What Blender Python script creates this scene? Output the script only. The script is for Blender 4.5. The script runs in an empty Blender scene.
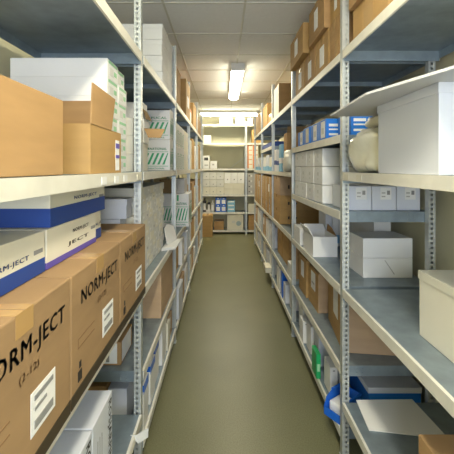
import bpy, bmesh, math, random
from mathutils import Matrix, Vector
random.seed(7)
SC = bpy.context.scene
COL = SC.collection
ORD = ['zeroth','first','second','third','fourth','fifth','sixth','seventh','eighth','ninth','tenth','eleventh','twelfth']

# ------------------------------------------------------------------ materials
MATS = {}
def newmat(name):
    m = bpy.data.materials.new(name); m.use_nodes = True
    nt = m.node_tree
    return m, nt, nt.nodes['Principled BSDF']
def mat(name, col, rough=.6, metal=0.0, var=0.0, scale=8.0, stretch=(1,1,1), bump=0.0, bscale=60, trans=0.0, coat=0.0, spec=None):
    if name in MATS: return MATS[name]
    m, nt, b = newmat(name)
    b.inputs['Base Color'].default_value = (*col, 1)
    b.inputs['Roughness'].default_value = rough
    b.inputs['Metallic'].default_value = metal
    if trans: b.inputs['Transmission Weight'].default_value = trans
    if coat: b.inputs['Coat Weight'].default_value = coat
    if spec is not None: b.inputs['Specular IOR Level'].default_value = spec
    tc = nt.nodes.new('ShaderNodeTexCoord')
    if var:
        mp = nt.nodes.new('ShaderNodeMapping'); mp.inputs['Scale'].default_value = stretch
        nz = nt.nodes.new('ShaderNodeTexNoise'); nz.inputs['Scale'].default_value = scale; nz.inputs['Detail'].default_value = 5
        rp = nt.nodes.new('ShaderNodeValToRGB')
        rp.color_ramp.elements[0].position = .3; rp.color_ramp.elements[1].position = .7
        rp.color_ramp.elements[0].color = (*[c*(1-var) for c in col], 1)
        rp.color_ramp.elements[1].color = (*[min(1, c*(1+var)) for c in col], 1)
        L = nt.links
        L.new(tc.outputs['Object'], mp.inputs[0]); L.new(mp.outputs[0], nz.inputs['Vector'])
        L.new(nz.outputs['Fac'], rp.inputs[0]); L.new(rp.outputs[0], b.inputs['Base Color'])
    if bump:
        n2 = nt.nodes.new('ShaderNodeTexNoise'); n2.inputs['Scale'].default_value = bscale; n2.inputs['Detail'].default_value = 3
        bp = nt.nodes.new('ShaderNodeBump'); bp.inputs['Strength'].default_value = bump; bp.inputs['Distance'].default_value = .01
        nt.links.new(tc.outputs['Object'], n2.inputs['Vector'])
        nt.links.new(n2.outputs['Fac'], bp.inputs['Height']); nt.links.new(bp.outputs[0], b.inputs['Normal'])
    MATS[name] = m
    return m
def emat(name, col, strength):
    m, nt, b = newmat(name)
    b.inputs['Base Color'].default_value = (.9,.9,.85,1)
    b.inputs['Emission Color'].default_value = (*col, 1)
    b.inputs['Emission Strength'].default_value = strength
    MATS[name] = m
    return m

GALV  = mat('galvanised_steel', (.26,.32,.365), .42, .45, var=.13, scale=14, bump=.03, bscale=25)
LIPM  = mat('lit_edge_steel', (.80,.78,.70), .45, .15, var=.06, scale=12)  # same steel as the decks, lighter colour stands in for reflected light
POSTM = mat('upright_steel', (.55,.58,.57), .38, .5, var=.08, scale=20)
BOLTM = mat('bolt_steel', (.75,.75,.75), .25, .9)
BROWN = mat('brown_cardboard', (.43,.265,.12), .8, 0, var=.10, scale=3, stretch=(1,1,6), spec=.25)
PINKB = mat('pinkish_cardboard', (.50,.35,.22), .8, 0, var=.08, scale=3, stretch=(1,1,6), spec=.25)
DULLB = mat('dull_brown_cardboard', (.335,.215,.11), .8, 0, var=.10, scale=3, stretch=(1,1,6), spec=.25)
OCHRE = mat('ochre_cardboard', (.46,.285,.11), .7, 0, var=.09, scale=3, stretch=(1,1,6), spec=.3)
DKBR  = mat('dark_cardboard', (.30,.20,.10), .8, 0, var=.08, scale=3, spec=.2)
TAPE  = mat('packing_tape', (.50,.31,.12), .25, 0, var=.04, coat=.3)
CLTAPE= mat('clear_tape', (.62,.42,.2), .15, 0, coat=.5)
BLKT  = mat('black_tape', (.05,.035,.02), .45)
WHITE = mat('white_card', (.80,.80,.79), .6, 0, var=.025, scale=4)
CREAM = mat('cream_card', (.74,.71,.60), .65, 0, var=.03, scale=4)
GREYW = mat('grey_white_card', (.66,.66,.63), .65, 0, var=.05, scale=6)
LILAC = mat('cool_white_card', (.68,.71,.78), .55, 0, var=.02, scale=4)
GREYC = mat('grey_card', (.46,.45,.44), .7, 0, var=.04, scale=5)
PAPER = mat('paper', (.86,.86,.85), .7)
INK   = mat('black_ink', (.03,.025,.02), .6)
GINK  = mat('grey_ink', (.28,.28,.28), .7)
SINK  = mat('brown_ink', (.22,.12,.05), .7)
BLUE  = mat('royal_blue_print', (.015,.06,.30), .5)
PURP  = mat('violet_print', (.12,.09,.45), .5)
SKYB  = mat('bright_blue_card', (.01,.19,.72), .5, 0, var=.04)
PBLUE = mat('blue_plastic', (.01,.14,.66), .35, 0, coat=.2)
LBLUE = mat('light_blue_card', (.22,.50,.72), .5)
GREEN = mat('green_print', (.05,.36,.17), .6)
LGREEN= mat('light_green_print', (.33,.62,.38), .6)
GRBIND= mat('green_plastic', (.01,.36,.11), .4)
ORANG = mat('orange_print', (.75,.25,.08), .6)
DARK  = mat('dark_plastic', (.04,.04,.045), .5)
BAGM  = mat('cream_plastic_film', (.90,.86,.68), .22, 0, var=.06, scale=9, bump=.9, bscale=10, coat=.4)
WBAG  = mat('white_plastic_film', (.84,.83,.74), .28, 0, var=.04, scale=9, bump=.5, bscale=18, coat=.3)
WALLM = mat('painted_wall', (.66,.62,.43), .85, 0, var=.03, scale=1.5, bump=.04, bscale=90)
CEILM = mat('ceiling_tile', (.86,.86,.85), .9, 0, var=.02, scale=30, bump=.05, bscale=150)
BARM  = mat('ceiling_bar', (.66,.65,.58), .5)
TRIMM = mat('trim_paint', (.5,.5,.44), .5)
LAMPB = mat('lamp_body', (.7,.7,.68), .4)
DIFF  = emat('lamp_diffuser', (1,.925,.70), 24)
DIFF2 = emat('lamp_diffuser_bright', (1,.925,.70), 42)

def floor_mat():
    m, nt, b = newmat('vinyl_floor')
    tc = nt.nodes.new('ShaderNodeTexCoord')
    n1 = nt.nodes.new('ShaderNodeTexNoise'); n1.inputs['Scale'].default_value = 160; n1.inputs['Detail'].default_value = 4
    n2 = nt.nodes.new('ShaderNodeTexNoise'); n2.inputs['Scale'].default_value = 1.6; n2.inputs['Detail'].default_value = 6
    r1 = nt.nodes.new('ShaderNodeValToRGB'); r1.color_ramp.elements[0].color = (.140,.138,.066,1); r1.color_ramp.elements[1].color = (.20,.195,.105,1)
    r1.color_ramp.elements[0].position = .35; r1.color_ramp.elements[1].position = .65
    mx = nt.nodes.new('ShaderNodeMixRGB'); mx.blend_type = 'OVERLAY'; mx.inputs[0].default_value = .25
    L = nt.links
    L.new(tc.outputs['Object'], n1.inputs['Vector']); L.new(tc.outputs['Object'], n2.inputs['Vector'])
    L.new(n1.outputs['Fac'], r1.inputs[0]); L.new(r1.outputs[0], mx.inputs[1]); L.new(n2.outputs['Fac'], mx.inputs[2])
    L.new(mx.outputs[0], b.inputs['Base Color'])
    b.inputs['Roughness'].default_value = .36
    b.inputs['Specular IOR Level'].default_value = .4
    bp = nt.nodes.new('ShaderNodeBump'); bp.inputs['Strength'].default_value = .12; bp.inputs['Distance'].default_value = .002
    L.new(n1.outputs['Fac'], bp.inputs['Height']); L.new(bp.outputs[0], b.inputs['Normal'])
    return m
FLOORM = floor_mat()

# ------------------------------------------------------------------ mesh helpers
def addbox(bm, x0,x1,y0,y1,z0,z1, bevel=0):
    r = bmesh.ops.create_cube(bm, size=1)
    vs = r['verts']
    for v in vs:
        v.co = Vector((x0+(v.co.x+.5)*(x1-x0), y0+(v.co.y+.5)*(y1-y0), z0+(v.co.z+.5)*(z1-z0)))
    if bevel:
        es = list({e for v in vs for e in v.link_edges})
        bmesh.ops.bevel(bm, geom=es, offset=bevel, segments=2, affect='EDGES', profile=.5)
    return bm
def addprism(bm, pts, thick):
    """flat polygon (3D points, planar) given thickness along its normal"""
    pts = [Vector(p) for p in pts]
    n = (pts[1]-pts[0]).cross(pts[2]-pts[0]).normalized()*thick/2
    a = [bm.verts.new(p-n) for p in pts]; b = [bm.verts.new(p+n) for p in pts]
    k = len(pts)
    bm.faces.new(list(reversed(a))); bm.faces.new(b)
    for i in range(k): bm.faces.new((a[i], a[(i+1)%k], b[(i+1)%k], b[i]))
    return bm
def addcyl(bm, c, r, h, axis='z', seg=20, r2=None):
    r_ = bmesh.ops.create_cone(bm, cap_ends=True, segments=seg, radius1=r, radius2=r if r2 is None else r2, depth=h)
    M = Matrix.Identity(4)
    if axis == 'x': M = Matrix.Rotation(math.pi/2, 4, 'Y')
    if axis == 'y': M = Matrix.Rotation(math.pi/2, 4, 'X')
    for v in r_['verts']: v.co = (M @ v.co) + Vector(c)
    return bm
def link(name, bm, m, parent=None, loc=None, rotz=0):
    bmesh.ops.recalc_face_normals(bm, faces=bm.faces)
    me = bpy.data.meshes.new(name); bm.to_mesh(me); bm.free()
    me.materials.append(m)
    o = bpy.data.objects.new(name, me); COL.objects.link(o)
    if parent: o.parent = parent
    if loc: o.location = loc
    if rotz: o.rotation_euler = (0,0,rotz)
    return o
def tag(o, label, cat, group=None, kind=None):
    if kind: o['kind'] = kind
    if label: o['label'] = label
    if cat: o['category'] = cat
    if group: o['group'] = group
    return o
def empty(name, loc, rotz=0):
    e = bpy.data.objects.new(name, None); e.empty_display_size = .05; COL.objects.link(e)
    e.location = loc; e.rotation_euler = (0,0,rotz); return e
def copy_tree(o, parent=None):
    c = o.copy(); COL.objects.link(c)
    if parent: c.parent = parent
    for ch in list(o.children): copy_tree(ch, c)
    return c
def struct(name, bm, m):
    o = link(name, bm, m); o['kind'] = 'structure'; return o
def bx(*a, bevel=0):
    return addbox(bmesh.new(), *a, bevel=bevel)

def text_mesh(s):
    cu = bpy.data.curves.new('t', 'FONT'); cu.body = s; cu.size = 1; cu.extrude = 0.0; cu.resolution_u = 2; cu.space_character = 1.1
    o = bpy.data.objects.new('t', cu); COL.objects.link(o)
    dg = bpy.context.evaluated_depsgraph_get()
    me = bpy.data.meshes.new_from_object(o.evaluated_get(dg))
    bpy.data.objects.remove(o); bpy.data.curves.remove(cu)
    return me
def text_on(parent, name, s, origin, right, up, w, h, m, bold=0.0):
    """text filling w x h, lower left corner at origin (parent space)"""
    src = text_mesh(s); bm = bmesh.new()            # bold face: the outline struck three times
    for k in range(3):
        n0 = len(bm.verts); bm.from_mesh(src); bm.verts.ensure_lookup_table()
        for v in bm.verts[n0:]: v.co.x += .028*k; v.co.y += .012*k
    me = bpy.data.meshes.new('text'); bm.to_mesh(me); bm.free(); bpy.data.meshes.remove(src)
    xs = [v.co.x for v in me.vertices]; ys = [v.co.y for v in me.vertices]
    x0, x1, y0, y1 = min(xs), max(xs), min(ys), max(ys)
    R = Vector(right).normalized(); U = Vector(up).normalized(); N = R.cross(U)
    O = Vector(origin)
    for v in me.vertices:
        v.co = O + R*((v.co.x-x0)/(x1-x0)*w) + U*((v.co.y-y0)/(y1-y0)*h) + N*.0004
    me.materials.clear(); me.materials.append(m)
    o = bpy.data.objects.new(name, me); COL.objects.link(o); o.parent = parent
    if bold:
        sd = o.modifiers.new('s', 'SOLIDIFY'); sd.thickness = .0008
    return o

# ------------------------------------------------------------------ boxes on the shelves
XL, XR = -.40, .614            # aisle edges of the shelves
def dims(side, d0, d1):
    return (XL-d1, XL-d0) if side == 'L' else (XR+d0, XR+d1) if side == 'R' else (d0, d1)
class Box:
    """box with an aisle face 'A' and a face 'C' towards the near end of the aisle"""
    def __init__(s, name, label, cat, side, d0, d1, y0, y1, z0, h, m, group=None, rot=0, bevel=.002, body='box_body', parts=True, lid=None):
        x0, x1 = dims(side, d0, d1)
        s.w, s.d, s.h, s.side, s.m = x1-x0, y1-y0, h, side, m
        loc = ((x0+x1)/2, (y0+y1)/2, z0+.0013)
        s.parts = parts
        if parts:
            s.root = empty(name, loc, rot)
            s.body = link(body, bx(-s.w/2, s.w/2, -s.d/2, s.d/2, 0, h, bevel=bevel), m, s.root)
        else:
            s.root = s.body = link(name, bx(-s.w/2, s.w/2, -s.d/2, s.d/2, 0, h, bevel=bevel), m, None, loc, rot)
        tag(s.root, label, cat, group)
    def fr(s, face):
        """origin (lower left as seen), right, up, width, height, normal"""
        if face == 'A':
            if s.side == 'L': return Vector((s.w/2,-s.d/2,0)), Vector((0,1,0)), s.d, Vector((1,0,0))
            return Vector((-s.w/2, s.d/2,0)), Vector((0,-1,0)), s.d, Vector((-1,0,0))
        if face == 'C': return Vector((-s.w/2,-s.d/2,0)), Vector((1,0,0)), s.w, Vector((0,-1,0))
    def patch(s, face, u0, u1, v0, v1, m, name='paper_label', label=None, t=.001):
        """flat patch in fractions of the face as seen from its front"""
        O, R, W, N = s.fr(face); U = Vector((0,0,1))
        o = N*(t/2+.0001)
        p = [O+R*(W*a)+U*(s.h*b)+o for a, b in ((u0,v0),(u1,v0),(u1,v1),(u0,v1))]
        bm = bmesh.new(); addprism(bm, p, t)
        k = link(name, bm, m, s.root)
        if label: k['label'] = label
        return k
    def text(s, face, str_, u0, u1, v0, v1, m=None, name='printed_text', off=.0003):
        O, R, W, N = s.fr(face); U = Vector((0,0,1))
        return text_on(s.root, name, str_, O+R*(W*u0)+U*(s.h*v0)+N*off, R, U, W*(u1-u0), s.h*(v1-v0), m or INK)
    def vtext(s, face, str_, u0, u1, v0, v1, m=None, off=.0003):
        O, R, W, N = s.fr(face); U = Vector((0,0,1))
        return text_on(s.root, 'printed_text', str_, O+R*(W*u0)+U*(s.h*v1)+N*off, -U, R, s.h*(v1-v0), W*(u1-u0), m or INK)
    def taped(s, m=None, drop=.05, along='y', wd=.05):
        """tape over the top seam and down both ends"""
        m = m or TAPE; t = .0008; bm = bmesh.new()
        if along == 'y':
            addbox(bm, -wd/2, wd/2, -s.d/2-t, s.d/2+t, s.h, s.h+t)
            addbox(bm, -wd/2, wd/2, -s.d/2-t, -s.d/2, s.h-drop, s.h); addbox(bm, -wd/2, wd/2, s.d/2, s.d/2+t, s.h-drop, s.h)
        else:
            addbox(bm, -s.w/2-t, s.w/2+t, -wd/2, wd/2, s.h, s.h+t)
            addbox(bm, -s.w/2-t, -s.w/2, -wd/2, wd/2, s.h-drop, s.h); addbox(bm, s.w/2, s.w/2+t, -wd/2, wd/2, s.h-drop, s.h)
        link('packing_tape', bm, m, s.root); return s
    def lid(s, m, hh=.02, over=.003, name='lid'):
        bm = bx(-s.w/2-over, s.w/2+over, -s.d/2-over, s.d/2+over, s.h-hh, s.h+.001, bevel=.001)
        link(name, bm, m, s.root); return s
    def flap(s, pts, m=None, name='flap', label=None, t=.004):
        bm = bmesh.new(); addprism(bm, pts, t)
        o = link(name, bm, m or s.m, s.root)
        if label: o['label'] = label
        return o
def open_box(name, label, cat, side, d0, d1, y0, y1, z0, h, m, rot=0, group=None):
    b = Box.__new__(Box)
    x0, x1 = dims(side, d0, d1)
    b.w, b.d, b.h, b.side, b.m = x1-x0, y1-y0, h, side, m
    b.root = empty(name, ((x0+x1)/2, (y0+y1)/2, z0+.0013), rot); tag(b.root, label, cat, group)
    t = .004; w, d = b.w/2, b.d/2; bm = bmesh.new()
    addbox(bm, -w, w, -d, d, 0, t)
    addbox(bm, -w, -w+t, -d, d, t, h); addbox(bm, w-t, w, -d, d, t, h)
    addbox(bm, -w+t, w-t, -d, -d+t, t, h); addbox(bm, -w+t, w-t, d-t, d, t, h)
    b.body = link('box_body', bm, m, b.root)
    return b

# ------------------------------------------------------------------ room shell
RX0, RX1, RY0, RY1, RH = -.96, 1.19, -1.7, 8.47, 2.73
struct('floor', bx(RX0-.1, RX1+.1, RY0-.1, RY1+.1, -.08, 0), FLOORM)
struct('ceiling', bx(RX0-.1, RX1+.1, RY0-.1, RY1+.1, RH, RH+.08), CEILM)
struct('wall_left', bx(RX0-.1, RX0, RY0-.1, RY1+.1, 0, RH), WALLM)
struct('wall_right', bx(RX1, RX1+.1, RY0-.1, RY1+.1, 0, RH), WALLM)
struct('wall_far', bx(RX0, RX1, RY1, RY1+.1, 0, RH), WALLM)
# near wall with a made-up window behind the viewer, carrying cool fill light
bm = bmesh.new()
WX0, WX1, WZ0, WZ1 = -.55, .85, .95, 2.25
addbox(bm, RX0, WX0, RY0-.1, RY0, 0, RH); addbox(bm, WX1, RX1, RY0-.1, RY0, 0, RH)
addbox(bm, WX0, WX1, RY0-.1, RY0, 0, WZ0); addbox(bm, WX0, WX1, RY0-.1, RY0, WZ1, RH)
struct('wall_near', bm, WALLM)
bm = bmesh.new()
for a in ((WX0,WX0+.05,WZ0,WZ1),(WX1-.05,WX1,WZ0,WZ1),(WX0+.05,WX1-.05,WZ0,WZ0+.05),(WX0+.05,WX1-.05,WZ1-.05,WZ1),(.13,.17,WZ0+.05,WZ1-.05)):
    addbox(bm, a[0], a[1], RY0-.07, RY0-.03, a[2], a[3])
struct('added_window_1', bm, LAMPB)  # frame added around the fill light, no window known here
# ceiling grid
bm = bmesh.new()
y = 2.63-.6*7
while y < RY1:
    if y > RY0: addbox(bm, RX0, RX1, y-.008, y+.008, RH-.004, RH)
    y += .6
for x in (-.445, .165, .775):
    addbox(bm, x-.008, x+.008, RY0, RY1, RH-.0041, RH)
struct('trim_1', bm, BARM)
struct('baseboard_far', bx(RX0, RX1, RY1-.012, RY1, 0, .08), TRIMM)

# ------------------------------------------------------------------ lamps
def lamp(label, cx, cy, L, along='y', w=.15, dm=None):
    e = empty('ceiling_lamp', (cx, cy, RH), 0 if along == 'y' else math.pi/2); tag(e, label, 'lamp')
    link('lamp_body', bx(-w/2-.005, w/2+.005, -L/2-.01, L/2+.01, -.062, 0, bevel=.004), LAMPB, e)
    # rounded trough diffuser
    bm = bmesh.new(); n = 10; prof = []
    for i in range(n+1):
        a = math.pi*i/n
        prof.append((w/2*math.copysign(abs(math.cos(a))**.6, math.cos(a)), -.062-.045*abs(math.sin(a))**.7))
    A = [bm.verts.new((p[0], -L/2+.02, p[1])) for p in prof]; B = [bm.verts.new((p[0], L/2-.02, p[1])) for p in prof]
    for i in range(n): bm.faces.new((A[i], A[i+1], B[i+1], B[i]))
    bm.faces.new(A); bm.faces.new(list(reversed(B)))
    for s in (): pass
    link('diffuser', bm, dm or DIFF, e)
    for sg in (-1, 1):
        link('end_cap', bx(-w/2-.004, w/2+.004, sg*(L/2-.008)-.012, sg*(L/2-.008)+.012, -.085, -.060, bevel=.003), LAMPB, e)
    return e
lamp('long bright fluorescent ceiling lamp running along the middle of the aisle', .175, 5.0, 1.7)
lamp('bright fluorescent ceiling lamp running crosswise before the far wall shelves', .125, 7.62, 1.25, 'x', dm=DIFF2)
lamp('fluorescent ceiling lamp near the aisle entrance, overhead out of view', .175, .4, 1.5, dm=DIFF2)
ld = bpy.data.lights.new('added_cool_fill', 'AREA'); ld.shape = 'RECTANGLE'; ld.size = 1.4; ld.size_y = 1.3; ld.energy = 78; ld.color = (.80,.88,1)  # cool frontal fill added behind the viewer, not a known source
lo = bpy.data.objects.new('added_cool_fill', ld); COL.objects.link(lo); lo.location = (.15, RY0-.09, 1.6); lo.rotation_euler = (math.radians(90), 0, 0)
w = bpy.data.worlds.new('world'); SC.world = w; w.use_nodes = True
w.node_tree.nodes['Background'].inputs[0].default_value = (.7,.8,1,1); w.node_tree.nodes['Background'].inputs[1].default_value = .6

# ------------------------------------------------------------------ shelving
PITCH = .025
def post_mesh(H, near):
    """U shaped upright: plain front flange, perforated flange on side `near` (-1/+1), plain one opposite, back closed to keep the slots dark; inside is +x"""
    bm = bmesh.new(); W, D, t = .035, .034, .002
    addbox(bm, 0, t, -D/2, D/2, 0, H)
    y0, y1 = sorted((near*D/2, near*(D/2-t)))
    xa, xb = .014, .026
    addbox(bm, t, xa, y0, y1, 0, H); addbox(bm, xb, W, y0, y1, 0, H)
    n = int(H/PITCH)
    for i in range(n+1):
        z0 = max(0, i*PITCH-.006); z1 = min(H, i*PITCH+.006)
        if z0 < H: addbox(bm, xa, xb, y0, y1, z0, z1)
    y0, y1 = sorted((-near*D/2, -near*(D/2-t)))
    addbox(bm, t, W, y0, y1, 0, H)
    addbox(bm, W-t, W, -D/2+t, D/2-t, 0, H)  # back wall added to shut out light, so the slots look dark
    me = bpy.data.meshes.new('post'); bm.to_mesh(me); bm.free(); me.materials.append(POSTM); return me
PM = {-1: post_mesh(2.55, -1), 1: post_mesh(2.55, 1)}
def shelf_board(parent, x0, x1, y0, y1, z, m=GALV, lip_m=LIPM, aisle=1, face='x'):
    """deck with its top at z; lip on the aisle side"""
    e = link('shelf_board', bx(x0+.003, x1-.003, y0, y1, z-.0025, z), m, parent)
    bm = bmesh.new(); H = .042
    if face == 'x':
        s = aisle; xf = x1 if s > 0 else x0
        a, b = sorted((xf, xf-s*.0025)); addbox(bm, a, b, y0, y1, z-H, z+.0006)
        a, b = sorted((xf-s*.0025, xf-s*.009)); addbox(bm, a, b, y0, y1, z-H, z-H+.002); 
        a, b = sorted((xf-s*.0025, xf-s*.012)); addbox(bm, a, b, y0, y1, z-.0005, z+.0006)
        link('front_edge', bm, lip_m, e)
        bm = bmesh.new()
        xa, xb = (x0+.003, x1-.004) if s > 0 else (x0+.004, x1-.003)
        addbox(bm, xa, xb, y0, y0+.002, z-.055, z-.0025); addbox(bm, xa, xb, y1-.002, y1, z-.055, z-.0025)
        a, b = (x0+.003, x0+.005) if s > 0 else (x1-.005, x1-.003)
        addbox(bm, a, b, y0+.002, y1-.002, z-.042, z-.0025)
        mid = (y0+y1)/2
        addbox(bm, xa+.002, xb-.002, mid-.03, mid-.028, z-.03, z-.0025)
        addbox(bm, xa+.002, xb-.002, mid+.028, mid+.03, z-.03, z-.0025)
        addbox(bm, xa+.002, xb-.002, mid-.03, mid+.03, z-.032, z-.03)
        for yy, sg in ((y0-.002, -1), (y1+.002, 1)):
            for q in (.09, .12, .36, .39):
                for zz in (-.018, -.040):
                    xx = (x1-q) if s > 0 else (x0+q)
                    addcyl(bm, (xx, yy-sg*.001, z+zz), .0055, .005, 'y', 8)
        link('end_edge', bm, m, e)
    else:
        addbox(bm, x0, x1, y0, y0+.0025, z-H, z+.0006); addbox(bm, x0, x1, y0+.0025, y0+.02, z-H, z-H+.002)
        link('front_edge', bm, lip_m, e)
        bm = bmesh.new(); addbox(bm, x0, x0+.002, y0+.003, y1, z-.042, z-.0025); addbox(bm, x1-.002, x1, y0+.003, y1, z-.042, z-.0025)
        link('end_edge', bm, m, e)
    return e
DEPTH = .5
YL = [.42, 1.74, 3.02, 4.30, 5.60, 6.90]
YR = [.57, 1.815, 3.14, 4.42, 5.68, 6.95]
def add_post(parent, x, y, s):
    o = bpy.data.objects.new('upright_post', PM[1 if s > 0 else -1]); COL.objects.link(o); o.parent = parent
    o.location = (x, y, 0); 
    if s > 0: o.rotation_euler = (0,0,math.pi)
    fo = link('foot_plate', bx(-.004, .04, -.026, .026, 0, .004), POSTM, o)
LEVL = [[.285,.885,1.48,2.067],[.13,.475,.885,1.48,2.067],[.13,.55,.90,1.48,2.067],[.13,.52,.90,1.48,2.067],[.13,.52,.90,1.48,2.067]]
LEVR = [[.294,.876,1.478,2.104],[.13,.46,.876,1.27,1.675,2.104],[.13,.475,.88,1.46,2.104],[.13,.475,.88,1.46,1.78,2.104],[.13,.475,.88,1.46,2.104]]
bayname = ['nearest','second','third','fourth','fifth and farthest']
for side, YS, LV in (('L', YL, LEVL), ('R', YR, LEVR)):
    for i in range(5):
        y0, y1 = YS[i], YS[i+1]
        lab = 'galvanised steel shelving bay, the %s on the %s of the aisle' % (bayname[i], 'left' if side == 'L' else 'right')
        e = empty('shelving_unit', (0, 0, 0)); tag(e, lab, 'shelving', 'galvanised shelving bays along the aisle')
        s = 1 if side == 'L' else -1
        xf = XL-.005 if side == 'L' else XR+.001; xb = xf - s*(DEPTH-.02)
        for yy in ([y0, y1] if i == 0 else [y1]):
            add_post(e, xf, yy+.021, s); add_post(e, xb, yy+.021, -s)
        x0, x1 = (XL-DEPTH, XL) if side == 'L' else (XR, XR+DEPTH)
        for z in LV[i]:
            shelf_board(e, x0, x1, y0+.042, y1-.001, z, aisle=s)
# far wall
FY = 8.0
LEVF = [.09,.50,.90,1.49,2.07,2.49]
for (x0, x1, lab) in ((-.475, .515, 'galvanised shelving bay across the far end wall, the wide one'), (.54, 1.15, 'narrow galvanised shelving bay at the right end of the far wall')):
    e = empty('shelving_unit', (0, 0, 0)); tag(e, lab, 'shelving')
    px = [x0-.012, x1+.012] if x0 < 0 else [x1+.012]
    for q in px:
        for yy in (FY-.002, FY+.40):
            o = bpy.data.objects.new('upright_post', PM[-1]); COL.objects.link(o); o.parent = e
            o.location = (q, yy, 0); o.rotation_euler = (0,0, math.pi/2 if yy < 8.2 else -math.pi/2)
            link('foot_plate', bx(-.004, .04, -.026, .026, 0, .004), POSTM, o)
    for z in LEVF: shelf_board(e, x0+.011, x1-.011, FY, FY+.40, z, face='y')

# ================================================================== LEFT SIDE
# --- nearest bay, eye level shelf 1.48
Z2 = 1.48
c = open_box('open_carton', 'open brown carton with raised flaps at front of left eye level shelf', 'carton', 'L', .015, .36, 1.105, 1.435, Z2, .158, OCHRE)
w_, d_, h_ = c.w/2, c.d/2, c.h
c.flap([(w_, -d_, h_), (w_, -d_+.205, h_), (w_, -d_+.25, h_+.124), (w_, -d_+.015, h_+.132)], BROWN, label='brown side flap standing up')
c.flap([(-w_, d_, h_), (w_-.045, d_, h_), (w_-.05, d_-.02, h_+.13), (-w_+.01, d_-.02, h_+.13)], BROWN, label='brown rear flap standing up')
c.patch('A', .78, .92, .06, .80, PAPER, label='white paper label')
c.patch('A', .785, .915, .60, .72, PURP, 'printed_band', t=.0024); c.patch('A', .785, .915, .36, .44, PURP, 'printed_band', t=.0024)
c = Box('carton', 'plain brown carton partly cut by the near left edge, eye level shelf', 'carton', 'L', .03, .40, .62, .95, Z2, .20, BROWN); c.taped()
# stacks of long white boxes with green printed ends
rowh = .0783
for col, (ya, yb, n) in enumerate(((1.452, 1.598, 6), (1.602, 1.734, 6))):
    for r in range(n):
        if col == 1 and r == 5: d0 = .085
        else: d0 = .076 + random.uniform(-.002, .002)
        b = Box('long_white_box', 'long white green-ended box, %s from bottom, %s stack by the open carton' % (ORD[r+1], ['nearer','farther'][col]),
                'box', 'L', d0, d0+.40, ya, yb, Z2+r*(rowh+.0004)+.0003, rowh, WHITE, 'white boxes with green printed ends', bevel=.0015)
        b.patch('A', .10, .9, .80, .95, LGREEN, 'printed_band')
        b.patch('A', .18, .55, .2, .62, GREYW, 'printed_block'); b.patch('A', .6, .85, .3, .55, LGREEN, 'printed_mark')
b = Box('small_grey_box', 'small grey folded box tilted on top edge of white and green box stack', 'box', 'L', .045, .075, 1.46, 1.56, 1.79, .04, GREYC, parts=False, rot=.3)
b.root.location = (-.435, 1.56, 1.8); b.root.rotation_euler = (.2, .5, .3)
bpy.data.objects.remove(b.root)
# flap hanging open off the top white box
# shelf label holders on the front edges
def tag_holder(side, y, z, wd=.05, m=PAPER, lab='', nm='shelf_label'):
    x = XL if side == 'L' else XR; s = 1 if side == 'L' else -1
    x0, x1 = sorted((x+s*.0006, x+s*.0024))
    tag(link(nm, bx(x0, x1, y, y+wd, z-.036, z-.010), m), lab, 'label', 'shelf edge labels')
tag_holder('L', 1.16, Z2, .05, lab='white shelf label on left eye level edge under open carton near corner')
tag_holder('L', 1.30, Z2, .05, lab='white shelf label on left eye level edge, middle of three near open carton')
tag_holder('L', 1.42, Z2, .05, lab='white shelf label on left eye level edge beneath the white and green boxes')
tag_holder('L', 1.64, Z2, .07, CREAM, lab='cream shelf label beside the nearest left upright post, eye level')

# --- nearest bay, waist shelf .885: NORM-JECT cartons
Z3 = .885
for (ya, yb, rot, lab) in ((.475, .885, 0, 'brown carton at the very near end of the left waist shelf'),
                      (.885, 1.31, .0, 'brown NORM-JECT carton, nearer of the two big ones on left waist shelf'),
                      (1.31, 1.737, .0, 'brown NORM-JECT carton beside the nearest left upright post')):
    c = Box('printed_carton', lab, 'carton', 'L', -.018, .43, ya+.002, yb-.002, Z3, .34, DULLB, 'brown cartons printed NORM-JECT', rot=rot, bevel=.004)
    c.taped(TAPE, .045, 'x', .06)
    c.text('A', 'NORM-JECT', .15, .92, .69, .84)
    c.text('A', '(2-12)', .45, .63, .59, .65, SINK)
    k = c.patch('A', .55, .80, .22, .48, PAPER, label='white shipping label')
    c.patch('A', .58, .77, .42, .45, GINK, 'printed_line', t=.0024); c.patch('A', .58, .70, .36, .38, GINK, 'printed_line', t=.0024); c.patch('A', .58, .77, .25, .30, GINK, 'printed_line', t=.0024)
    c.patch('A', .0, 1, .0, .10, BLKT, 'black_tape', label='black tape along the bottom edge')
    c.patch('A', .10, .16, .14, .22, INK, 'printed_mark'); c.patch('A', .12, .15, .24, .29, INK, 'printed_mark')
    c.patch('A', .10, .38, .47, .475, SINK, 'printed_line'); c.patch('A', .10, .38, .40, .405, SINK, 'printed_line'); c.patch('A', .10, .105, .40, .47, SINK, 'printed_line')
    c.flap([(-c.w/2, -.001, c.h+.0008), (-c.w/2, .0015, c.h+.0008), (c.w/2, .0015, c.h+.0008), (c.w/2, -.001, c.h+.0008)], DKBR, 'flap_seam', t=.001)
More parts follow.
